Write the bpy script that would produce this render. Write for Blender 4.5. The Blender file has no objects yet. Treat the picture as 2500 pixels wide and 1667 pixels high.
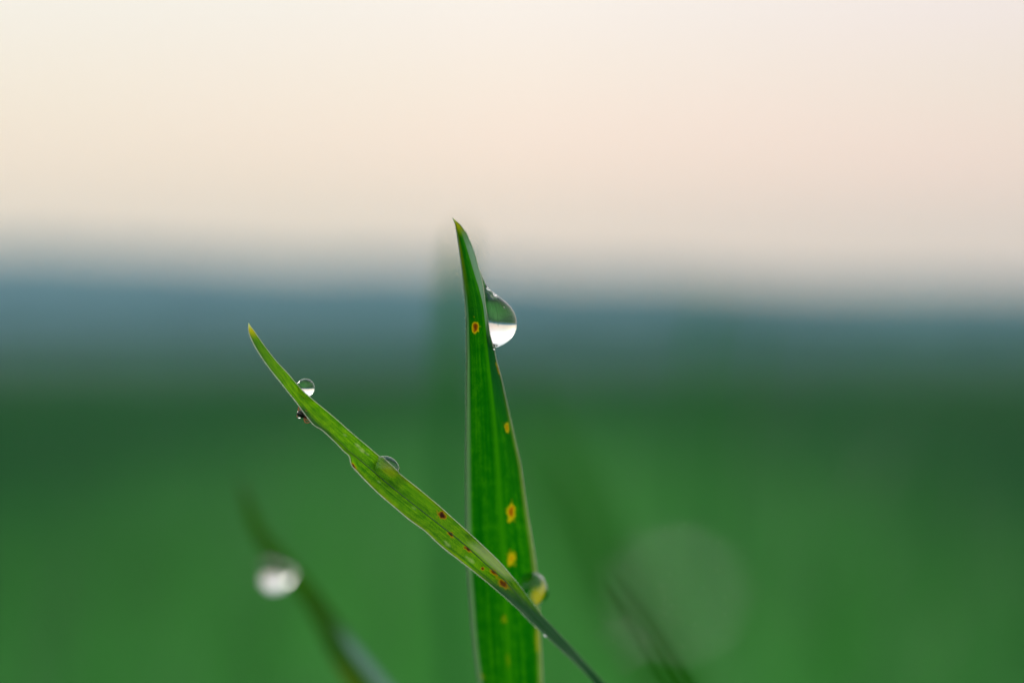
import bpy, bmesh, math, random
from mathutils import Vector, Matrix, noise
import numpy as np

scene = bpy.context.scene
col = scene.collection
R = math.radians
random.seed(7)

# ------------------------------------------------------------------ camera
H = 0.300            # height of the lens above the soil (m)
FD = 0.330           # focus distance (m)
cam_d = bpy.data.cameras.new('camera')
cam_d.lens = 100; cam_d.sensor_width = 36; cam_d.sensor_fit = 'HORIZONTAL'
cam_d.clip_start = 0.005; cam_d.clip_end = 20000
cam_d.dof.use_dof = True
cam_d.dof.focus_distance = FD
cam_d.dof.aperture_fstop = 9.5
cam_d.dof.aperture_blades = 9
cam = bpy.data.objects.new('camera', cam_d); col.objects.link(cam)
cam.location = (0, -FD, H); cam.rotation_euler = (R(90), 0, 0)
scene.camera = cam

# ------------------------------------------------------------------ world
SUN_EL, SUN_AZ = 24.0, -38.0      # azimuth from the view direction, minus is to the left
world = bpy.data.worlds.new('World'); scene.world = world; world.use_nodes = True
wn = world.node_tree.nodes; wl = world.node_tree.links
wn.clear()
w_out = wn.new('ShaderNodeOutputWorld'); w_bg = wn.new('ShaderNodeBackground')
w_bg.inputs['Strength'].default_value = 0.1
sky = wn.new('ShaderNodeTexSky'); sky.sky_type = 'NISHITA'; sky.sun_disc = False
sky.sun_elevation = R(SUN_EL); sky.sun_rotation = R(SUN_AZ)
sky.dust_density = 3.0; sky.air_density = 1.0
tc = wn.new('ShaderNodeTexCoord'); sep = wn.new('ShaderNodeSeparateXYZ')
wl.new(tc.outputs['Generated'], sep.inputs[0])
# thin bright morning cloud veil over the clear sky: colour by height above the horizon
ramp = wn.new('ShaderNodeValToRGB')
mr = wn.new('ShaderNodeMapRange'); mr.inputs['From Min'].default_value = 0; mr.inputs['From Max'].default_value = 1
wl.new(sep.outputs['Z'], mr.inputs['Value']); wl.new(mr.outputs[0], ramp.inputs[0])
def stops(r, lst):
    e = r.color_ramp.elements
    while len(e) > len(lst): e.remove(e[-1])
    while len(e) < len(lst): e.new(1.0)
    for i, (p, c) in enumerate(lst):
        e[i].position = p; e[i].color = (c[0], c[1], c[2], 1)
stops(ramp, [(0.0, (13.4, 8.7, 5.2)), (0.035, (13.5, 9.5, 6.1)), (0.065, (13.3, 9.9, 7.1)),
             (0.12, (11.9, 10.4, 9.1)), (0.22, (15.0, 14.4, 13.6)), (0.45, (15.0, 14.8, 14.6)), (1.0, (9.5, 9.8, 10.4))])
nz = wn.new('ShaderNodeTexNoise'); nz.inputs['Scale'].default_value = 1.6; nz.inputs['Detail'].default_value = 3
mp = wn.new('ShaderNodeMapping'); mp.inputs['Scale'].default_value = (1.6, 1.0, 9.0)
mp.inputs['Location'].default_value = (0.35, 0, 0.0)
wl.new(tc.outputs['Generated'], mp.inputs[0]); wl.new(mp.outputs[0], nz.inputs['Vector'])
tint = wn.new('ShaderNodeValToRGB')
stops(tint, [(0.35, (0.97, 1.0, 0.97)), (0.65, (1.03, 0.99, 1.02))])
wl.new(nz.outputs['Fac'], tint.inputs[0])
# the veil is a little pinker towards the right-hand side of the sky, creamier to the left
azr = wn.new('ShaderNodeMapRange'); azr.inputs['From Min'].default_value = -0.25; azr.inputs['From Max'].default_value = 0.25
wl.new(sep.outputs['X'], azr.inputs['Value'])
azc = wn.new('ShaderNodeValToRGB')
stops(azc, [(0.0, (0.82, 0.89, 0.87)), (0.5, (1.0, 1.0, 1.0)), (1.0, (0.93, 0.88, 0.93))])
wl.new(azr.outputs[0], azc.inputs[0])
def vmul(a, b):
    m = wn.new('ShaderNodeVectorMath'); m.operation = 'MULTIPLY'
    wl.new(a, m.inputs[0]); wl.new(b, m.inputs[1]); return m.outputs[0]
veil = vmul(vmul(ramp.outputs[0], tint.outputs[0]), azc.outputs[0])
mix = wn.new('ShaderNodeMix'); mix.data_type = 'RGBA'; mix.inputs['Factor'].default_value = 0.86
wl.new(sky.outputs[0], mix.inputs['A']); wl.new(veil, mix.inputs['B'])
wl.new(mix.outputs['Result'], w_bg.inputs['Color']); wl.new(w_bg.outputs[0], w_out.inputs[0])

# ------------------------------------------------------------------ sun behind thin cloud
sd = bpy.data.lights.new('sun', 'SUN'); sd.energy = 1.4; sd.angle = R(10); sd.color = (1.0, 0.95, 0.86)
sun = bpy.data.objects.new('sun', sd); col.objects.link(sun)
_dir = Vector((math.sin(R(SUN_AZ))*math.cos(R(SUN_EL)), math.cos(R(SUN_AZ))*math.cos(R(SUN_EL)), math.sin(R(SUN_EL))))
sun.rotation_euler = _dir.to_track_quat('Z', 'Y').to_euler()

# ------------------------------------------------------------------ render settings
scene.render.engine = 'CYCLES'
cy = scene.cycles
cy.use_denoising = True
try: cy.denoiser = 'OPENIMAGEDENOISE'
except Exception: pass
cy.max_bounces = 14; cy.transmission_bounces = 12; cy.glossy_bounces = 6
cy.diffuse_bounces = 4; cy.volume_bounces = 1; cy.transparent_max_bounces = 12
cy.use_adaptive_sampling = False
vs = scene.view_settings
vs.view_transform = 'Standard'; vs.look = 'None'; vs.exposure = 0.0; vs.gamma = 1.0; vs.use_curve_mapping = False

# ------------------------------------------------------------------ helpers
W0 = 0.36 * FD / 2500.0      # metres per photo pixel in the plane in focus
def at(px, py, y=0.0):
    """photo pixel and distance behind the plane of focus (m) -> point in the world"""
    k = (FD + y) / FD * W0
    return Vector(((px - 1250) * k, y, H - (py - 833.5) * k))

def tag(o, label=None, cat=None, group=None, kind=None):
    if label: o['label'] = label
    if cat: o['category'] = cat
    if group: o['group'] = group
    if kind: o['kind'] = kind
    return o

def mesh_obj(name, verts, faces, mat, parent=None, smooth=True, uvs=None, attr=None, origin=None):
    me = bpy.data.meshes.new(name)
    if origin is not None:
        verts = [Vector(v) - origin for v in verts]
    me.from_pydata([tuple(v) for v in verts], [], faces)
    if uvs is not None:
        ul = me.uv_layers.new(name='UVMap')
        li = np.zeros(len(me.loops), dtype=np.int32); me.loops.foreach_get('vertex_index', li)
        ul.data.foreach_set('uv', np.asarray(uvs, dtype=np.float32)[li].ravel())
    if attr:
        for k, vals in attr.items():
            a = me.attributes.new(k, 'FLOAT', 'POINT'); a.data.foreach_set('value', np.asarray(vals, dtype=np.float32))
    if smooth: me.polygons.foreach_set('use_smooth', [True]*len(me.polygons))
    me.materials.append(mat); me.update()
    o = bpy.data.objects.new(name, me); col.objects.link(o)
    if origin is not None: o.location = origin
    if parent:
        o.parent = parent
        if origin is None: o.location = -parent.location
        else: o.location = origin - parent.location
    return o

def catmull(P, n):
    """P: k x m array of stations -> n samples, centripetal-ish by chord length"""
    P = np.asarray(P, float)
    d = np.r_[0, np.cumsum(np.sqrt(np.maximum(np.sum(np.diff(P[:, :2], axis=0)**2, axis=1), 1e-9)))]
    k = len(P); T = np.zeros_like(P)
    h = np.diff(d)
    s = np.diff(P, axis=0)/h[:, None]
    T[0] = s[0]; T[-1] = s[-1]
    for i in range(1, k-1):
        T[i] = (s[i-1]*h[i] + s[i]*h[i-1])/(h[i-1]+h[i])
    ts = n if isinstance(n, np.ndarray) else np.linspace(0, d[-1], n)
    out = []
    for t in ts:
        i = min(max(np.searchsorted(d, t) - 1, 0), k-2)
        u = (t - d[i])/h[i]; hh = h[i]
        out.append((2*u**3-3*u**2+1)*P[i] + (u**3-2*u**2+u)*hh*T[i] + (-2*u**3+3*u**2)*P[i+1] + (u**3-u**2)*hh*T[i+1])
    return np.array(out), ts

def tube(verts, faces, pts, radii, seg=8, cap=True):
    n0 = len(verts); pts = [Vector(p) for p in pts]
    t0 = (pts[1]-pts[0]).normalized()
    nrm = t0.orthogonal().normalized()
    for i, p in enumerate(pts):
        t = (pts[min(i+1, len(pts)-1)] - pts[max(i-1, 0)]).normalized()
        nrm = (nrm - t*nrm.dot(t)).normalized(); b = t.cross(nrm)
        r = radii[i] if hasattr(radii, '__len__') else radii
        for j in range(seg):
            a = 2*math.pi*j/seg
            verts.append(p + (nrm*math.cos(a) + b*math.sin(a))*r)
    for i in range(len(pts)-1):
        for j in range(seg):
            a = n0+i*seg+j; b2 = n0+i*seg+(j+1) % seg
            faces.append((a, b2, b2+seg, a+seg))
    if cap:
        faces.append(tuple(n0+j for j in reversed(range(seg))))
        faces.append(tuple(n0+(len(pts)-1)*seg+j for j in range(seg)))

# ------------------------------------------------------------------ materials
def new_mat(name):
    m = bpy.data.materials.new(name); m.use_nodes = True
    m.node_tree.nodes.clear(); return m, m.node_tree.nodes, m.node_tree.links

def leaf_material(name, dark, mid, light, trans_gain=1.0, trans_fac=0.62, rough=0.38, spec=0.5, vein_scale=26.0, painted_sheen=0.0):
    m, n, l = new_mat(name)
    out = n.new('ShaderNodeOutputMaterial')
    uv = n.new('ShaderNodeUVMap')
    mp = n.new('ShaderNodeMapping'); mp.inputs['Scale'].default_value = (3.0, vein_scale, 1)
    l.new(uv.outputs[0], mp.inputs[0])
    stripes = n.new('ShaderNodeTexNoise'); stripes.inputs['Scale'].default_value = 1.0; stripes.inputs['Detail'].default_value = 3.0
    stripes.inputs['Roughness'].default_value = 0.6
    l.new(mp.outputs[0], stripes.inputs['Vector'])
    mp2 = n.new('ShaderNodeMapping'); mp2.inputs['Scale'].default_value = (46.0, 7.0, 1)
    l.new(uv.outputs[0], mp2.inputs[0])
    blot = n.new('ShaderNodeTexNoise'); blot.inputs['Scale'].default_value = 1.0; blot.inputs['Detail'].default_value = 5.0
    l.new(mp2.outputs[0], blot.inputs['Vector'])
    mp3 = n.new('ShaderNodeMapping'); mp3.inputs['Scale'].default_value = (420.0, 34.0, 1)
    l.new(uv.outputs[0], mp3.inputs[0])
    fine = n.new('ShaderNodeTexNoise'); fine.inputs['Scale'].default_value = 1.0; fine.inputs['Detail'].default_value = 2.0
    l.new(mp3.outputs[0], fine.inputs['Vector'])
    def math_(op, a, b):
        x = n.new('ShaderNodeMath'); x.operation = op
        for i, v in enumerate((a, b)):
            if isinstance(v, (int, float)): x.inputs[i].default_value = v
            else: l.new(v, x.inputs[i])
        return x.outputs[0]
    f = math_('ADD', math_('MULTIPLY', stripes.outputs['Fac'], 0.46), math_('MULTIPLY', blot.outputs['Fac'], 0.24))
    f = math_('ADD', f, math_('MULTIPLY', fine.outputs['Fac'], 0.30))
    cr = n.new('ShaderNodeValToRGB'); stops(cr, [(0.41, dark), (0.5, mid), (0.59, light)])
    l.new(f, cr.inputs[0])
    # marks stored on the mesh: age-yellow of tip and edges, rust spots, painted light
    def attr(nm):
        a = n.new('ShaderNodeAttribute'); a.attribute_name = nm; return a.outputs['Fac']
    def mixc(fac, a, b):
        x = n.new('ShaderNodeMix'); x.data_type = 'RGBA'; l.new(fac, x.inputs['Factor'])
        for k, v in (('A', a), ('B', b)):
            if isinstance(v, tuple): x.inputs[k].default_value = (*v, 1)
            else: l.new(v, x.inputs[k])
        return x.outputs['Result']
    c = mixc(attr('rib'), cr.outputs[0], tuple(min(1, q*1.0) for q in light))
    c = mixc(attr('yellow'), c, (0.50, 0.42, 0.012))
    c = mixc(attr('painted_sheen'), c, (0.17, 0.30, 0.27))  # reflected-sky sheen painted into the leaf colour
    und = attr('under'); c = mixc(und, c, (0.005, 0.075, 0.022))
    c = mixc(attr('pale'), c, (0.62, 0.66, 0.50))
    sp = attr('spot')
    wob = math_('ADD', sp, math_('MULTIPLY', math_('SUBTRACT', fine.outputs['Fac'], 0.5), 0.25))
    wob = math_('MULTIPLY', wob, math_('GREATER_THAN', sp, 0.001))
    ysel = n.new('ShaderNodeMapRange'); ysel.interpolation_type = 'SMOOTHSTEP'
    ysel.inputs['From Min'].default_value = 0.06; ysel.inputs['From Max'].default_value = 0.46
    l.new(wob, ysel.inputs['Value'])
    bsel = n.new('ShaderNodeMapRange'); bsel.interpolation_type = 'SMOOTHSTEP'
    bsel.inputs['From Min'].default_value = 0.55; bsel.inputs['From Max'].default_value = 0.98
    l.new(wob, bsel.inputs['Value'])
    c = mixc(ysel.outputs[0], c, (0.33, 0.27, 0.004))
    osel = n.new('ShaderNodeMapRange'); osel.interpolation_type = 'SMOOTHSTEP'
    osel.inputs['From Min'].default_value = 0.34; osel.inputs['From Max'].default_value = 0.74
    l.new(wob, osel.inputs['Value'])
    c = mixc(osel.outputs[0], c, (0.27, 0.085, 0.003))
    c = mixc(bsel.outputs[0], c, (0.040, 0.009, 0.003))
    # shader
    bump = n.new('ShaderNodeBump'); bump.inputs['Strength'].default_value = 0.55; bump.inputs['Distance'].default_value = 0.00006
    l.new(math_('ADD', stripes.outputs['Fac'], math_('MULTIPLY', fine.outputs['Fac'], 0.5)), bump.inputs['Height'])
    pr = n.new('ShaderNodeBsdfPrincipled')
    l.new(c, pr.inputs['Base Color']); pr.inputs['Roughness'].default_value = rough
    pr.inputs['Specular IOR Level'].default_value = spec
    l.new(bump.outputs[0], pr.inputs['Normal'])
    tr = n.new('ShaderNodeBsdfTranslucent')
    g = n.new('ShaderNodeVectorMath'); g.operation = 'MULTIPLY'; l.new(c, g.inputs[0])
    g.inputs[1].default_value = (1.25*trans_gain, 1.35*trans_gain, 0.5*trans_gain)
    l.new(g.outputs[0], tr.inputs['Color']); l.new(bump.outputs[0], tr.inputs['Normal'])
    mx = n.new('ShaderNodeMixShader')
    l.new(math_('MULTIPLY', math_('SUBTRACT', 1.0, math_('MAXIMUM', math_('MULTIPLY', und, 0.6), math_('MULTIPLY', attr('painted_sheen'), 0.6))), trans_fac), mx.inputs[0])
    l.new(pr.outputs[0], mx.inputs[1]); l.new(tr.outputs[0], mx.inputs[2])
    l.new(mx.outputs[0], out.inputs[0])
    return m

M_up = leaf_material('upright_leaf', (0.001, 0.068, 0.0008), (0.003, 0.088, 0.001), (0.016, 0.132, 0.001), rough=0.45, spec=0.15, trans_fac=0.66, trans_gain=1.35, vein_scale=18)
M_sl = leaf_material('slanted_leaf', (0.022, 0.15, 0.0005), (0.090, 0.285, 0.0005), (0.21, 0.42, 0.002), rough=0.45, spec=0.18, trans_fac=0.65, vein_scale=26)
M_bl = leaf_material('field_leaf', (0.012, 0.09, 0.035), (0.020, 0.12, 0.045), (0.04, 0.15, 0.05), trans_fac=0.5, spec=0.1)

def simple(name, color, rough=0.5, trans=0.0, spec=0.5, tcolor=None, noise_amt=0.25, nscale=4000):
    m, n, l = new_mat(name)
    out = n.new('ShaderNodeOutputMaterial'); pr = n.new('ShaderNodeBsdfPrincipled')
    tcn = n.new('ShaderNodeTexCoord'); nzn = n.new('ShaderNodeTexNoise'); nzn.inputs['Scale'].default_value = nscale
    l.new(tcn.outputs['Object'], nzn.inputs['Vector'])
    cr = n.new('ShaderNodeValToRGB')
    stops(cr, [(0.3, tuple(c*(1-noise_amt) for c in color)), (0.7, tuple(min(1, c*(1+noise_amt)) for c in color))])
    l.new(nzn.outputs['Fac'], cr.inputs[0]); l.new(cr.outputs[0], pr.inputs['Base Color'])
    pr.inputs['Roughness'].default_value = rough; pr.inputs['Specular IOR Level'].default_value = spec
    if trans > 0:
        tr = n.new('ShaderNodeBsdfTranslucent'); tr.inputs['Color'].default_value = (*(tcolor or color), 1)
        mx = n.new('ShaderNodeMixShader'); mx.inputs[0].default_value = trans
        l.new(pr.outputs[0], mx.inputs[1]); l.new(tr.outputs[0], mx.inputs[2]); l.new(mx.outputs[0], out.inputs[0])
    else: l.new(pr.outputs[0], out.inputs[0])
    return m

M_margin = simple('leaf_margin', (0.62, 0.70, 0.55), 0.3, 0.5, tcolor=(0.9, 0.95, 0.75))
M_margin_dim = simple('leaf_margin_green', (0.30, 0.42, 0.30), 0.35, 0.5, tcolor=(0.45, 0.60, 0.40))  # pale colour stands in for rim light on the rolled edge
M_hair = simple('leaf_hair', (0.75, 0.78, 0.68), 0.3, 0.5)
M_rib = simple('leaf_midrib', (0.015, 0.10, 0.018), 0.4, 0.3, tcolor=(0.02, 0.16, 0.01))
M_rib2 = simple('leaf_midrib_pale', (0.035, 0.16, 0.002), 0.45, 0.6, tcolor=(0.07, 0.30, 0.001))
M_bug = simple('insect_shell', (0.010, 0.006, 0.006), 0.3, 0)
M_bughead = simple('insect_head', (0.16, 0.02, 0.01), 0.35, 0.2)
M_leg = simple('insect_leg', (0.50, 0.20, 0.10), 0.35, 0.5, tcolor=(0.8, 0.32, 0.16))

m, n, l = new_mat('water'); M_water = m
out = n.new('ShaderNodeOutputMaterial'); gl = n.new('ShaderNodeBsdfGlass')
gl.inputs['IOR'].default_value = 1.333; gl.inputs['Roughness'].default_value = 0.0; gl.inputs['Color'].default_value = (1, 1, 1, 1)
l.new(gl.outputs[0], out.inputs[0])

# ------------------------------------------------------------------ ground, hills, haze
def ground_mat():
    m, n, l = new_mat('crop_ground')
    out = n.new('ShaderNodeOutputMaterial'); pr = n.new('ShaderNodeBsdfPrincipled')
    tcn = n.new('ShaderNodeTexCoord')
    a = n.new('ShaderNodeTexNoise'); a.inputs['Scale'].default_value = 0.25; a.inputs['Detail'].default_value = 6
    b = n.new('ShaderNodeTexNoise'); b.inputs['Scale'].default_value = 14; b.inputs['Detail'].default_value = 4
    l.new(tcn.outputs['Object'], a.inputs['Vector']); l.new(tcn.outputs['Object'], b.inputs['Vector'])
    ad = n.new('ShaderNodeMath'); ad.operation = 'ADD'
    mu = n.new('ShaderNodeMath'); mu.operation = 'MULTIPLY'; mu.inputs[1].default_value = 0.4
    mu2 = n.new('ShaderNodeMath'); mu2.operation = 'MULTIPLY'; mu2.inputs[1].default_value = 0.6
    l.new(a.outputs['Fac'], mu2.inputs[0]); l.new(b.outputs['Fac'], mu.inputs[0])
    l.new(mu.outputs[0], ad.inputs[0]); l.new(mu2.outputs[0], ad.inputs[1])
    cr = n.new('ShaderNodeValToRGB'); stops(cr, [(0.35, GROUND[0]), (0.65, GROUND[1])])
    l.new(ad.outputs[0], cr.inputs[0]); l.new(cr.outputs[0], pr.inputs['Base Color'])
    pr.inputs['Roughness'].default_value = 0.8; pr.inputs['Specular IOR Level'].default_value = 0.08
    bp = n.new('ShaderNodeBump'); bp.inputs['Strength'].default_value = 0.6; bp.inputs['Distance'].default_value = 0.04
    l.new(b.outputs['Fac'], bp.inputs['Height']); l.new(bp.outputs[0], pr.inputs['Normal'])
    l.new(pr.outputs[0], out.inputs[0]); return m
GROUND = ((0.003, 0.052, 0.034), (0.008, 0.078, 0.046))
M_ground = ground_mat()
verts, faces = [], []
rings = [0.0, 0.5, 1, 2, 4, 8, 16, 32, 64, 125, 250, 500, 800, 1150, 1600, 2150]
SEG = 96
for r in rings[1:]:
    for j in range(SEG):
        a = 2*math.pi*j/SEG
        x, y = r*math.cos(a), r*math.sin(a)
        z = 0.0 if r < 10 else 0.02*r**0.5*noise.noise(Vector((x*0.01, y*0.01, 0)))
        verts.append((x, y, z))
verts.append((0, 0, 0)); c0 = len(verts)-1
for j in range(SEG): faces.append((c0, j, (j+1) % SEG))
for i in range(len(rings)-2):
    for j in range(SEG):
        a = i*SEG+j; b = i*SEG+(j+1) % SEG
        faces.append((a, a+SEG, b+SEG, b))
g = mesh_obj('ground', verts, faces, M_ground); tag(g, kind='structure')

# wooded hills round the plain, and the dark line of trees at the far edge of the field
M_hill = simple('hill_woods', (0.028, 0.060, 0.045), 0.95, 0, spec=0.05, noise_amt=0.35, nscale=0.02)
M_wood = simple('tree_line_foliage', (0.004, 0.062, 0.040), 0.95, 0, spec=0.05, noise_amt=0.4, nscale=0.08)
def ridge(name, r0, r1, hfun, mat, NA=720, NR=7):
    verts, faces = [], []
    for i in range(NR):
        for j in range(NA):
            az = 2*math.pi*j/NA
            t = i/(NR-1); r = r0 + (r1-r0)*t
            prof = math.sin(math.pi*t)**0.6 if 0 < t < 1 else 0.0
            z = hfun(az)*prof*(1+0.06*noise.noise(Vector((math.cos(az)*90, math.sin(az)*90, t*6)))) if 0 < t < 1 else -0.5
            verts.append((r*math.sin(az), r*math.cos(az), z))
    for i in range(NR-1):
        for j in range(NA):
            a = i*NA+j; b = i*NA+(j+1) % NA
            faces.append((a, a+NA, b+NA, b))
    return mesh_obj(name, verts, faces, mat)
def hill_h(az):
    s_ = math.sin(az)
    b = 47.0 - 75.0*max(-0.22, min(0.22, s_))
    return b*(1 + 0.10*noise.noise(Vector((math.cos(az)*14, math.sin(az)*14, 3))) + 0.03*noise.noise(Vector((math.cos(az)*70, math.sin(az)*70, 7))))
def tree_h(az):
    b = 7.0 + 2.5*noise.noise(Vector((math.cos(az)*25, math.sin(az)*25, 1))) + 2.0*noise.noise(Vector((math.cos(az)*110, math.sin(az)*110, 5)))
    d = (az if az < math.pi else az-2*math.pi)
    b += 4.5*math.exp(-((d-0.068)/0.020)**2)      # a taller clump right of the middle
    return max(b, 3.0)
tag(ridge('hills', 1650, 2050, hill_h, M_hill), kind='structure')
tl = ridge('far_trees', 640, 700, tree_h, M_wood, NA=1440)
tag(tl, 'hazy line of far off trees along the edge of the field', 'trees', kind='stuff')

# morning mist
HAZE_D = 0.00033
m, n, l = new_mat('mist'); out = n.new('ShaderNodeOutputMaterial'); pv = n.new('ShaderNodeVolumePrincipled')
pv.inputs['Color'].default_value = (0.42, 0.73, 0.93, 1); pv.inputs['Density'].default_value = HAZE_D
pv.inputs['Anisotropy'].default_value = 0.0
l.new(pv.outputs[0], out.inputs['Volume'])
B, T = -2.0, 90.0; S = 2300
v = [(sx*S, sy*S, z) for z in (B, T) for sx, sy in ((-1, -1), (1, -1), (1, 1), (-1, 1))]
f = [(3, 2, 1, 0), (4, 5, 6, 7), (0, 1, 5, 4), (1, 2, 6, 5), (2, 3, 7, 6), (3, 0, 4, 7)]
hz = mesh_obj('haze', v, f, m, smooth=False); tag(hz, kind='stuff')

# ------------------------------------------------------------------ field grass, one mass
M_grass = simple('meadow_grass', (0.036, 0.185, 0.046), 0.42, 0.42, tcolor=(0.055, 0.30, 0.045), noise_amt=0.5, nscale=1.3)
rng = np.random.default_rng(5)
NB = 90000
rr = 0.8 + 11.0*rng.random(NB)**1.05
aa = (rng.random(NB)*2-1)*R(42)
bx_, by_ = rr*np.sin(aa), rr*np.cos(aa) - FD
hh = rng.uniform(0.09, 0.185, NB)*(1+0.02*rr)
wd = rng.uniform(0.0010, 0.0021, NB)*(1+0.22*rr)
th = rng.random(NB)*2*math.pi; lean = rng.uniform(0.01, 0.07, NB); la = rng.random(NB)*2*math.pi
V = np.zeros((NB, 7, 3))
for k, (t, w) in enumerate(((0, 0.8), (0.4, 1.0), (0.75, 0.7))):
    cx = bx_ + np.cos(la)*lean*t*t; cyy = by_ + np.sin(la)*lean*t*t; cz = hh*t*(1-0.1*t)
    for s, o in ((-1, 0), (1, 1)):
        V[:, 2*k+o, 0] = cx + s*np.cos(th)*wd*w/1; V[:, 2*k+o, 1] = cyy + s*np.sin(th)*wd*w; V[:, 2*k+o, 2] = cz
V[:, 6, 0] = bx_+np.cos(la)*lean; V[:, 6, 1] = by_+np.sin(la)*lean; V[:, 6, 2] = hh
base = (np.arange(NB)*7)[:, None]
F4 = np.concatenate([base+np.array([[0, 1, 3, 2]]), base+np.array([[2, 3, 5, 4]])]).tolist()
F3 = (base+np.array([[4, 5, 6]])).tolist()
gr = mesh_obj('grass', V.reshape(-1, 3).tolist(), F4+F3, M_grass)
_m = M_grass.node_tree; _n = _m.nodes; _l = _m.links
_pr = next(q for q in _n if q.type == 'BSDF_PRINCIPLED'); _tr = next(q for q in _n if q.type == 'BSDF_TRANSLUCENT')
_src = _pr.inputs['Base Color'].links[0].from_socket
# lens vignette painted into the grass colour: bright centre, darker and bluer outward
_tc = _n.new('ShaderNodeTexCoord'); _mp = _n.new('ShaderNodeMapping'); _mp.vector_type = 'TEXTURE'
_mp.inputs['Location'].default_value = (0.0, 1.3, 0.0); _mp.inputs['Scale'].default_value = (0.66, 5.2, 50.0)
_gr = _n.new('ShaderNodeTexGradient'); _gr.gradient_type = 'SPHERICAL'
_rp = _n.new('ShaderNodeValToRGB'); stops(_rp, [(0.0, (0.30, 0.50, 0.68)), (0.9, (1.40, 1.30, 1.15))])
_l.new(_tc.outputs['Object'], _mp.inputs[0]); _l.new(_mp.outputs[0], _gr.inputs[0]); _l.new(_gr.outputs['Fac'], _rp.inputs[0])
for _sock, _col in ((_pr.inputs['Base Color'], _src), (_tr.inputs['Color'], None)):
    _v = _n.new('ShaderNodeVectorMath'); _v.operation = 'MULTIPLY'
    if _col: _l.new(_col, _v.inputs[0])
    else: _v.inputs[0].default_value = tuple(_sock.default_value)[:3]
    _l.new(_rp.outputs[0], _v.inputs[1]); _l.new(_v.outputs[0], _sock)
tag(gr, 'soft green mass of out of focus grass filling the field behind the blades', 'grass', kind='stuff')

# ------------------------------------------------------------------ leaf builder
def smooth01(x): x = min(max(x, 0), 1); return x*x*(3-2*x)

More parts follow.
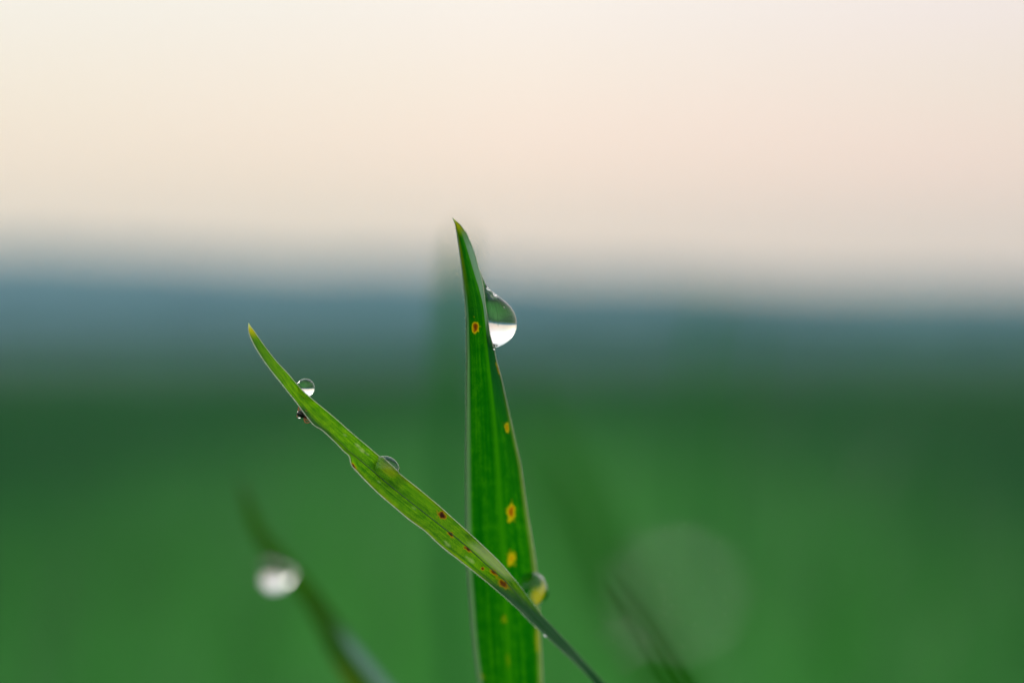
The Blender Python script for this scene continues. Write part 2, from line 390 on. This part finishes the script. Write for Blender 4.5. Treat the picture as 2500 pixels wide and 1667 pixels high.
def build_leaf(name, st, mat, nlen, nacross, spots=(), yellow_fn=None, arch=0.0, mat_margin=None,
               margin_r=0.00007, mat_rib=None, rib_r=0.0, rib_range=(0, 1), rib_off=-0.0001, teeth=None, wobble=0.0,
               blend_rib=0.05, margin_fade=None):
    """st rows: Lx,Ly,Mx,My,Rx,Ry (photo px), yL,yM,yR (mm behind focus)"""
    st = np.asarray(st, float)
    order = st[:, [2, 3, 0, 1, 4, 5, 6, 7, 8]]
    dist = np.r_[0, np.cumsum(np.hypot(np.diff(order[:, 0]), np.diff(order[:, 1])))]
    # dense samples where the photograph shows the leaf, sparse below the frame
    vis = dist[np.searchsorted(order[:, 1], 1720)] if order[-1, 1] > 1720 else dist[-1]
    ts = np.linspace(0, vis, nlen)
    if dist[-1] > vis: ts = np.r_[ts, np.linspace(vis, dist[-1], 60)[1:]]
    S, ts = catmull(order, ts)
    half = nacross//2
    verts, uvs = [], []; rows = len(S); cols = 2*half+1
    A = {k: [] for k in ('spot', 'yellow', 'rib', 'pale', 'painted_sheen', 'under')}
    Ledge, Redge, Mid = [], [], []
    tot = ts[-1]
    for i, s in enumerate(S):
        Mx, My, Lx, Ly, Rx, Ry, yL, yM, yR = s
        for j in range(cols):
            c = (j-half)/half
            a = abs(c); e = (Lx, Ly, yL) if c < 0 else (Rx, Ry, yR)
            px = Mx + (e[0]-Mx)*a; py = My + (e[1]-My)*a
            y = yM + (e[2]-yM)*a + arch*math.sin(math.pi*a)*min(1, math.hypot(e[0]-Mx, e[1]-My)/30)
            if wobble:
                y += wobble*noise.noise(Vector((ts[i]*0.012, c*1.3, 5.0)))
            p = at(px, py, y*0.001)
            verts.append(p); uvs.append((ts[i]/1000.0, c*0.5+0.5))
            sp = 0.0
            for (sx, sy, ra, rb, ang, amp) in spots:
                dx, dy = px-sx, py-sy
                if abs(dx) > 40 or abs(dy) > 60: continue
                ca, sa = math.cos(ang), math.sin(ang)
                u = (dx*ca+dy*sa)/ra; v = (-dx*sa+dy*ca)/rb
                q = math.sqrt(u*u+v*v)*(1+0.55*noise.noise(Vector((px*0.13, py*0.09, 1)))+0.25*noise.noise(Vector((px*0.4, py*0.12, 8))))
                sp = max(sp, amp*(1-smooth01((q-0.15)/0.95)))
            A['spot'].append(sp)
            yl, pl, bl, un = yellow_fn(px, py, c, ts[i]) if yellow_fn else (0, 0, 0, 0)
            A['painted_sheen'].append(bl); A['under'].append(un)
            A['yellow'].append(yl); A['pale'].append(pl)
            A['rib'].append(max(0, 1-a/blend_rib) if blend_rib else 0)
        Ledge.append(verts[i*cols]); Redge.append(verts[i*cols+cols-1]); Mid.append(verts[i*cols+half])
    faces = [(i*cols+j, i*cols+j+1, (i+1)*cols+j+1, (i+1)*cols+j) for i in range(rows-1) for j in range(cols-1)]
    origin = Vector(Mid[-1])
    root = mesh_obj(name, verts, faces, mat, uvs=uvs, attr=A, origin=origin)
    if mat_margin:
        for k, edge in enumerate((Ledge, Redge)):
            mv, mf = [], []
            mr_ = [margin_r*(1.0 if k == 0 else 0.8)*(0.35+0.65*smooth01(i/25.0)) * (1+0.35*noise.noise(Vector((i*0.35, k, 0)))+0.35*noise.noise(Vector((i*0.05, k, 4)))) for i in range(len(edge))]
            if margin_fade: mr_ = [r_*(1-0.75*smooth01((s_[1]-margin_fade)/80)) for r_, s_ in zip(mr_, S)]
            tube(mv, mf, edge, mr_, 6)
            mesh_obj('margin', mv, mf, mat_margin[k], parent=root)
    if mat_rib:
        i0, i1 = int(rib_range[0]*nlen), int(rib_range[1]*nlen)
        pts = [Vector(p)+Vector((0, rib_off, 0)) for p in Mid[i0:i1]]
        mv, mf = [], []
        nn = len(pts)
        tube(mv, mf, pts, [rib_r*min(1, 0.15+3*i/nn, 0.15+6*(nn-i)/nn) for i in range(nn)], 8)
        mesh_obj('midrib', mv, mf, mat_rib, parent=root)
    if teeth:
        hv, hf = [], []
        for (edge, opp, step, ln, i0, i1, prob) in ((Ledge, Mid, *teeth[0]), (Redge, Mid, *teeth[1])):
            acc = 0
            for i in range(max(1, i0), min(i1, len(edge)-1)):
                a, b = Vector(edge[i-1]), Vector(edge[i])
                acc += (b-a).length
                if acc < step*(0.7+0.6*random.random()): continue
                acc = 0
                if random.random() > prob: continue
                t = (b-a).normalized(); o = (b-Vector(opp[i])); o = (o - t*o.dot(t))
                if o.length < 1e-7: continue
                o.normalize()
                L = ln*(0.6+0.8*random.random())
                tip = b + o*L*0.75 - t*L*0.75 + Vector((0, random.uniform(-.3, .3)*L, 0))
                tube(hv, hf, [b, b.lerp(tip, .5)+o*L*0.06, tip], [0.000032, 0.000022, 0.000004], 4)
        if hv:
            hr = mesh_obj('edge_hairs', hv, hf, M_hair, parent=root); tag(hr, kind='stuff')
    return root, S, Ledge, Redge, Mid

# ------------------------------------------------------------------ upright blade
def interp(tab, y):
    tab = np.asarray(tab, float); return float(np.interp(y, tab[:, 0], tab[:, 1]))
UL = [(531.5, 1104.5), (548, 1111.5), (570, 1116), (597, 1120), (665, 1129), (718, 1134), (779, 1138), (880, 1139), (985, 1138), (1092, 1137),
      (1250, 1137.5), (1382, 1140), (1465, 1146), (1560, 1153), (1632, 1162), (1667, 1168), (2100, 1195), (3500, 1225), (5200, 1246), (7000, 1252)]
UR = [(531.5, 1104.5), (540, 1114), (547, 1122), (568, 1138), (609, 1156), (645, 1166), (679, 1175), (708, 1181), (747, 1185), (762, 1188), (810, 1197),
      (844, 1205), (880, 1212), (916, 1222), (985, 1238), (1049, 1253), (1136, 1273), (1250, 1289), (1324, 1301), (1382, 1309),
      (1460, 1315), (1528, 1318), (1600, 1322), (1667, 1324), (2100, 1322), (3500, 1296), (5200, 1274), (7000, 1262)]
UM = [(531.5, 1104.5), (548, 1116), (573, 1127), (600, 1136), (626, 1144), (670, 1157), (706, 1169), (745, 1179), (790, 1184), (850, 1189), (978, 1203), (1080, 1213),
      (1250, 1223), (1400, 1232), (1667, 1245), (2100, 1258), (3500, 1260), (5200, 1260), (7000, 1257)]
UD = [(531, 0.0), (780, 0.4), (850, 2.0), (1100, 10.0), (1400, 18.0), (1667, 24.0), (2500, 32), (7000, 40)]
ys = [531.5, 540, 548, 558, 570, 584, 597, 620, 645, 665, 679, 700, 718, 747, 779, 810, 844, 880, 916, 950, 985, 1049, 1092, 1136, 1190, 1250,
      1324, 1382, 1460, 1528, 1600, 1667, 1740, 1850, 2100, 2800, 3500, 5200, 7000]
st = []
for y in ys:
    d = interp(UD, y); L, M_, R_ = interp(UL, y), interp(UM, y), interp(UR, y)
    w = (R_-L)/90.0
    st.append((L, y, M_, y, R_, y, d+0.9*min(1, w), d, d+(1.3+1.3*smooth01((y-850)/200))*min(1, w)))
def up_yel(px, py, c, t):
    y = smooth01(1-(py-545)/38)*0.42*smooth01((py-533)/8)
    y = max(y, 0.22*smooth01((-c-0.55)/0.4)*smooth01((760-py)/160))
    y = max(y, 0.22*smooth01((c-0.80)/0.2)*smooth01((py-900)/60))
    p = smooth01(1-(py-531)/14)*0.9
    b = 0.85*smooth01((c-0.02)/0.16)*smooth01((py-556)/16)*smooth01((835-py)/70)  # painted sheen strip on the right half below the tip
    if c > 0.03 and py < 600: b *= 0.35+0.65*smooth01((py-556)/60)
    b = max(b, 0.55*smooth01((-c-0.84)/0.06)*smooth01((py-650)/120), 0.30*smooth01((c-0.86)/0.08)*smooth01((py-930)/120))  # painted rim sheen along both edges
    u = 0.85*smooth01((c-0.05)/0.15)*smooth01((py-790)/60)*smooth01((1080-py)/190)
    return min(y, 1), p, b, u
spots_up = [(1160.5, 799, 11, 20, 0.0, 0.86), (1238, 1043, 7.5, 20, -0.18, 0.62), (1217, 900, 5, 24, -0.28, 0.72), (1248, 1250, 14, 27, 0.0, 0.74),
            (1248, 1363, 14, 25, 0.0, 0.55), (1231, 1509, 12, 19, 0.0, 0.20), (1240, 1610, 11, 34, 0, 0.15), (1312, 1560, 9, 60, 0, 0.25), (1312, 1440, 15, 34, 0.1, 0.42), (1177, 1650, 10, 22, -.5, 0.18)]
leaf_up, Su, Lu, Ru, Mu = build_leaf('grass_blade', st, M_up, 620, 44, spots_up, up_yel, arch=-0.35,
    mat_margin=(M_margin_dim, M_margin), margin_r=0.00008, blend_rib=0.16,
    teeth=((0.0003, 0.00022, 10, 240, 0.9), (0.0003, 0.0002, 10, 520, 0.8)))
tag(leaf_up, 'tall upright dark green grass blade with yellow and brown spots and the highest tip', 'grass blade', 'grass blades in the field')

# ------------------------------------------------------------------ slanted blade
sl = [
 (607,788, 607,788, 607,788), (606,797, 608,796.5, 611,795), (607,808, 611,806, 617,803), (616,833, 622,828, 630,822), (637,869.5, 643,863, 653,854), (660,902, 667,894, 676,883),
 (687,936, 694,926, 704,913), (706,960, 713,954, 727,940), (722,980, 731,976, 752,965), (741,1006, 752,1001, 776,985.5), (765,1036, 773,1025, 801,1006),
 (786.6,1050, 795,1045, 825,1026.5), (818,1079, 823,1072, 850,1049), (838,1100, 849,1098, 876,1071), (853.5,1115.7, 870,1115, 900,1091),
 (857,1132.5, 884,1127, 915,1104), (872,1151, 905.5,1145, 935,1121), (917.7,1198, 950,1183, 979,1158.5), (963.7,1238, 997,1221, 1025,1195),
 (1002,1270, 1038,1253, 1071,1233.5), (1038,1296, 1075,1282, 1100,1259.5), (1076.5,1332, 1115,1313, 1136,1292), (1122.5,1368, 1155,1347, 1175,1328),
 (1162.6,1399, 1190,1380, 1212,1363), (1206.6,1435, 1230,1414, 1251,1407), (1258,1480, 1272,1462, 1289,1456), (1290,1512, 1305,1500, 1320,1497),
 (1325,1545, 1340,1537, 1352,1532), (1363,1580, 1373,1573, 1385,1567), (1438,1653, 1446,1648, 1454,1643), (1500,1740, 1512,1728, 1524,1720), (1600,1900, 1618,1890, 1632,1885),
 (1720,2250, 1740,2245, 1758,2242), (1790,3200, 1806,3200, 1822,3200), (1800,5000, 1812,5000, 1824,5000), (1800,7000,1810,7000,1820,7000)]
st = []
for k, r in enumerate(sl):
    My = r[3]
    d = float(np.interp(My, [788, 1150, 1400, 1660, 2300, 7000], [0, 0, -4, -23, -38, -45]))
    wp = math.hypot(r[4]-r[0], r[5]-r[1]); w = min(1, wp/50)
    tw = smooth01((My-1330)/110)     # the blade twists where it crosses the upright one
    yL = d - 0.5*w*(1-tw) + 1.4*w*tw
    yR = d + 0.9*w*(1-tw) - 1.0*w*tw
    st.append((*r, yL, d+0.25*w, yR))
def sl_yel(px, py, c, t):
    y = 0.85*smooth01(1-(py-806)/26)
    y = max(y, 0.35*smooth01((abs(c)-0.75)/0.25)*smooth01((py-1090)/30)*smooth01((1440-py)/40)*(0.5+0.5*noise.noise(Vector((px*0.03, py*0.03, 0)))*2))
    # dull straw-grey patches
    pl = 0.9*smooth01(1-(py-790)/16)
    pl = max(pl, 0.42*smooth01((c-0.05)/0.3)*smooth01((py-1315)/30)*smooth01((1425-py)/30))
    for (qx, qy, qr, qa) in ((873,1087,9,.4), (884,1099,10,.45), (897,1108,6,.3), (1093,1329,9,.4), (1088,1322,6,.35), (1150,1368,11,.35), (1140,1360,6,.3), (842,1062,6,.25), (925,1176,6,.2), (1010,1240,7,.2)):
        dd = math.hypot((px-qx)*0.8+(py-qy)*0.6, (-(px-qx)*0.6+(py-qy)*0.8)*2.2)/qr
        if dd < 1.6: pl = max(pl, qa*smooth01(1.3-dd)*(0.6+0.8*abs(noise.noise(Vector((px*0.3, py*0.3, 2))))))
    y = max(y, 0.30*smooth01(1.25-math.hypot(((px-950)*0.766+(py-1148)*0.643)/26, (-(px-950)*0.643+(py-1148)*0.766)/13)))  # light focused by the dome drop, painted into the leaf as yellow
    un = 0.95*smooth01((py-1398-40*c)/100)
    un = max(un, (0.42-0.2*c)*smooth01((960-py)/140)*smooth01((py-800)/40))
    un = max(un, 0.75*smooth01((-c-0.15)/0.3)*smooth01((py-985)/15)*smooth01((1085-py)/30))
    b = 0.40*smooth01((py-1520)/90) + 0.5*smooth01((c-0.6)/0.2)*smooth01((py-1480)/30)  # painted sky sheen on the stem past the crossing
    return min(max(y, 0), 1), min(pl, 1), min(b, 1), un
ANG = math.radians(40)
spots_sl = [(1079, 1258, 17, 11, ANG, 1.0), (1100, 1303, 13, 6.5, ANG, 1.0), (1142, 1340, 13, 6, ANG, 0.98), (862, 1138, 14, 7, ANG+.25, 1.0), (1178, 1388, 6, 5, ANG, 0.9),
            (1205, 1396, 16, 8, ANG, 0.78), (1228, 1424, 26, 11, ANG, 0.80)]
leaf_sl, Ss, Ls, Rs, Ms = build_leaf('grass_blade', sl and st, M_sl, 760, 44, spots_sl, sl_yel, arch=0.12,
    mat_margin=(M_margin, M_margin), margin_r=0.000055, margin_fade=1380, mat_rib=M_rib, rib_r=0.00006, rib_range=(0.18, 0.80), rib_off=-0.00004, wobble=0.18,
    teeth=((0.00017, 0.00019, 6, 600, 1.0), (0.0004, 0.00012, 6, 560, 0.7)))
tag(leaf_sl, 'bright green grass blade leaning to the left, holding two clear drops and the insect', 'grass blade', 'grass blades in the field')

# ------------------------------------------------------------------ water drops
def ellipsoid_drop(c, ax, rz, rel_y=None, name='water_drop', seg=48, ring=32, shape=None):
    """c centre (world), ax semi-axes in metres (along, across, deep), rz rotation in the picture plane (rad, clockwise positive)"""
    bm = bmesh.new(); bmesh.ops.create_uvsphere(bm, u_segments=seg, v_segments=ring, radius=1.0)
    for v in bm.verts:
        p = v.co.copy()
        if shape: p = shape(p)
        x, y, z = p.x*ax[0], p.y*ax[2], p.z*ax[1]
        v.co = (x*math.cos(rz)+z*math.sin(rz), y, -x*math.sin(rz)+z*math.cos(rz))
    bmesh.ops.recalc_face_normals(bm, faces=bm.faces)
    me = bpy.data.meshes.new(name); bm.to_mesh(me); bm.free()
    me.polygons.foreach_set('use_smooth', [True]*len(me.polygons)); me.materials.append(M_water)
    o = bpy.data.objects.new(name, me); col.objects.link(o); o.location = c
    return o
K = W0
# large hanging drop: rings of a tear shape, right outline from the photograph
prof = [(640, 1165, 0.6), (655, 1170, 2.2), (670, 1175.5, 3.8), (684, 1181.5, 5.5), (696, 1187.5, 8.0), (704, 1193, 11.5), (712, 1202, 16.5), (722, 1216, 23.5), (732, 1229, 30), (742, 1241, 37), (754, 1251, 43), (766, 1257.5, 46.5), (781, 1261.5, 48.5),
        (796, 1262.5, 48.5), (808, 1260, 46.5), (820, 1254, 42), (829, 1246.5, 36), (837, 1236.5, 28), (843, 1226, 19), (847, 1217, 11), (848.6, 1212, 5), (849, 1208, 0.8)]
P = np.array(prof, float)
tt = np.linspace(0, 1, 60)
sd_ = np.r_[0, np.cumsum(np.hypot(np.diff(P[:, 0]), np.diff(P[:, 1])))]; sd_ /= sd_[-1]
yy, xx, rr_ = (np.interp(tt, sd_, P[:, k]) for k in range(3))
for _ in range(3):
    for a in (yy, xx, rr_): a[1:-1] = (a[:-2]+2*a[1:-1]+a[2:])/4
dc = at(1213, 790, 0.0032)
verts, faces = [], []
SG = 64
for k in range(60):
    cx = xx[k]-rr_[k]
    for j in range(SG):
        a = 2*math.pi*j/SG
        p = at(cx + rr_[k]*math.cos(a), yy[k], (0.0027 if yy[k] < 790 else 0.0025) + (0.0005 if yy[k] < 790 else 0.0007)*min(1, rr_[k]/40))
        p.y += rr_[k]*K*1.08*math.sin(a)
        verts.append(p)
for k in range(59):
    for j in range(SG):
        a = k*SG+j; b = k*SG+(j+1) % SG
        faces.append((a, b, b+SG, a+SG))
faces.append(tuple(range(SG-1, -1, -1))); faces.append(tuple(59*SG+j for j in range(SG)))
drop = mesh_obj('water_drop', verts, faces, M_water, origin=dc)
bm = bmesh.new(); bm.from_mesh(drop.data); bmesh.ops.recalc_face_normals(bm, faces=bm.faces); bm.to_mesh(drop.data); bm.free()
tag(drop, 'largest clear water drop, pear shaped, hanging on the right edge near the upright tip', 'water drop', 'water drops on the grass')

d2 = ellipsoid_drop(at(745.5, 947, 0.0012), (23*K, 23*K, 23*K), 0)
tag(d2, 'small round water drop resting on the upper edge of the leaning blade near its tip', 'water drop', 'water drops on the grass')
d3 = ellipsoid_drop(at(943, 1145, 0.0007), (35*K, 31*K, 27*K), ANG, seg=96, ring=64)
tag(d3, 'half dome water drop lying on the middle of the leaning blade, tinted bright yellow green', 'water drop', 'water drops on the grass')
d4 = ellipsoid_drop(at(1143, 1314, -0.0011), (25*K, 10*K, 12*K), R(48))
tag(d4, 'flat oval water drop on the leaning blade just above where it crosses the upright blade', 'water drop', 'water drops on the grass')
def lump(p):
    q = p.copy(); q *= 1 + 0.10*noise.noise(p*1.3+Vector((4, 2, 1))); return q
d5 = ellipsoid_drop(at(1299, 1440, 0.0186), (47*K, 42*K, 44*K), R(75), shape=lump)
tag(d5, 'lumpy water drop caught behind the crossing of the two blades, green and yellow inside', 'water drop', 'water drops on the grass')
d6 = ellipsoid_drop(at(1334, 1547, -0.0125), (7*K, 7*K, 7*K), 0)
tag(d6, 'tiny water bead on the lower edge of the leaning blade near the picture bottom', 'water drop', 'water drops on the grass')

d8 = ellipsoid_drop(at(1207.5, 851, 0.0012), (3.6*K, 3.6*K, 3.6*K), 0, seg=24, ring=16)
tag(d8, 'minute water bead under the big pear shaped drop at the blade edge', 'water drop', 'water drops on the grass')
# ------------------------------------------------------------------ insect under the leaning blade
bc = at(736, 1012, 0.0003)
bug = bpy.data.objects.new('insect', None); col.objects.link(bug); bug.location = bc; bug.empty_display_size = 0.001
tag(bug, 'tiny dark insect with reddish legs clinging under the lower edge of the leaning blade', 'insect')
def blob(name, c, ax, ang, mat, shape=None):
    o = ellipsoid_drop(c, ax, ang, name=name, seg=24, ring=16, shape=shape); o.data.materials.clear(); o.data.materials.append(mat)
    o.parent = bug; o.location = c - bc; return o
blob('abdomen', at(735.5, 1011.5, 0.0003), (11.5*K, 8.6*K, 8.0*K), R(35), M_bug, shape=lambda p: Vector((p.x, p.y*(1-0.18*p.x), p.z*(1-0.2*p.x))))
blob('head', at(746.5, 1017.5, 0.0003), (4.6*K, 3.6*K, 3.6*K), R(30), M_bughead)
legs = [([(732, 1007), (728.5, 1001), (729, 995), (731, 990)], 0.0001), ([(734, 1006), (733, 1000), (736, 994)], 0.0006),
        ([(743, 1019), (743, 1026), (746, 1031), (751, 1032), (756, 1029.5), (758, 1027)], 0.0001),
        ([(746, 1020), (748, 1025), (753, 1026), (757, 1024)], 0.0005), ([(731, 1014), (727, 1013), (725.5, 1017), (728, 1020)], 0.0),
        ([(740, 1006), (745, 1002), (750, 1004)], -0.0002)]
for pts, dy in legs:
    hv, hf = [], []
    Pp, _ = catmull(np.array(pts, float), 14)
    tube(hv, hf, [at(a, b, dy+0.0002) for a, b in Pp], [K*(1.7-0.7*i/13) for i in range(14)], 6)
    mesh_obj('leg', hv, hf, M_leg, parent=bug)
d7 = ellipsoid_drop(at(729.5, 1018.5, 0.0), (3.6*K, 3.6*K, 3.6*K), 0, seg=24, ring=16)
tag(d7, 'minute bright water bead touching the rear of the dark insect', 'water drop', 'water drops on the grass')

# ------------------------------------------------------------------ out-of-focus blades
def soft_blade(pts, widths, depths, label, mat=None, tilt=0.5, fn=None):
    """pts: axis in photo px; widths px; depths mm"""
    st = []
    P_ = np.array(pts, float)
    for i in range(len(P_)):
        t = P_[min(i+1, len(P_)-1)]-P_[max(i-1, 0)]; t = t/np.hypot(*t)
        nn = np.array((t[1], -t[0])); w = widths[i]/2
        k = 1.0
        L = P_[i]-nn*w*k; Rr = P_[i]+nn*w*k
        wm = widths[i]*K*1000
        st.append((L[0], L[1], P_[i][0], P_[i][1], Rr[0], Rr[1], depths[i]-0.1*wm, depths[i]+0.15*wm, depths[i]+tilt*wm))
    o = build_leaf('grass_blade', st, mat or M_bl, 120, 12, (), fn, arch=0.1, mat_margin=None, blend_rib=0)[0]
    tag(o, label, 'grass blade', 'grass blades in the field'); return o
M_dk = leaf_material('deep_green_leaf', (0.003, 0.07, 0.004), (0.009, 0.095, 0.004), (0.03, 0.13, 0.008), trans_fac=0.5, spec=0.03)
M_sh = leaf_material('olive_leaf', (0.016, 0.095, 0.004), (0.030, 0.130, 0.006), (0.06, 0.18, 0.008), trans_fac=0.5, spec=0.06)
soft_blade([(585,1170), (600,1215), (630,1294), (662,1342), (708,1394), (760,1459), (798,1520), (836,1585), (885,1655), (950,1740), (1020,1900), (1090,2400), (1120,4000), (1130,6500)],
           [6, 22, 36, 44, 46, 50, 60, 74, 88, 96, 90, 70, 50, 40], [140, 134, 128, 124, 120, 117, 112, 107, 102, 98, 95, 90, 90, 90],
           'blurred grass blade at the lower left carrying the bright white drop', M_sh, fn=lambda px, py, c, t: (0.10*smooth01((-c)/0.5)*smooth01((py-1590)/60), 0, 0.85*smooth01((c-0.1)/0.4)*smooth01((py-1500)/90), 0))  # bluish sheen stripe painted on the right half
soft_blade([(1270,960), (1340,1120), (1400,1230), (1460,1350), (1530,1470), (1600,1600), (1690,1760), (1800,2100), (1850,3300)],
           [10, 60, 90, 100, 100, 90, 90, 80, 70], [-165]*9,
           'very blurred grass blade close to the lens, a broad dark streak beside the upright blade', M_dk)
soft_blade([(1490,1415), (1530,1470), (1575,1535), (1625,1620), (1680,1710), (1760,1900), (1800,2500), (1810,4500)],
           [10, 32, 42, 50, 54, 54, 50, 40], [110]*8,
           'narrow blurred grass blade at the bottom, dark streak left of the large pale disc', M_dk)
soft_blade([(1128,560), (1118,640), (1106,740), (1098,860), (1092,1040), (1096,1300), (1110,1700), (1120,2600), (1120,6500)],
           [10, 44, 56, 60, 56, 50, 50, 50, 40], [520]*9,
           'faint blurred grass blade far behind the tip of the upright blade')
soft_blade([(1745, 725), (1725, 800), (1700, 900), (1682, 1050), (1675, 1250), (1672, 1600), (1690, 1990)], [8, 20, 28, 30, 28, 26, 24], [1500]*7,
           'faint blurred grass blade standing far behind, above the left of the pale disc')
soft_blade([(1850, 790), (1830, 880), (1800, 1000), (1775, 1150), (1755, 1400), (1730, 1990)], [8, 20, 26, 28, 26, 24], [1650]*6,
           'faint shorter blurred grass blade far behind, right of its taller neighbour')
db = ellipsoid_drop(at(682, 1380, 0.1165), (43*K*1.35, 66*K*1.35, 43*K*1.35), R(22), shape=lambda p: Vector((p.x, p.y, p.z*(0.12 if p.z > 0 else 1.0))))
tag(db, 'bright white blurred water drop on the soft lower left blade', 'water drop', 'water drops on the grass')
db2 = ellipsoid_drop(at(1652, 1430, -0.205), (41*K*.38, 41*K*.38, 41*K*.38), 0)
tag(db2, 'water drop near the lens, seen as a large pale disc at lower right', 'water drop', 'water drops on the grass')
db3 = ellipsoid_drop(at(1517, 1570, -0.13), (13*K*.6, 13*K*.6, 13*K*.6), 0)
tag(db3, 'blurred water drop seen as the small faint disc at the bottom right of the blades', 'water drop', 'water drops on the grass')
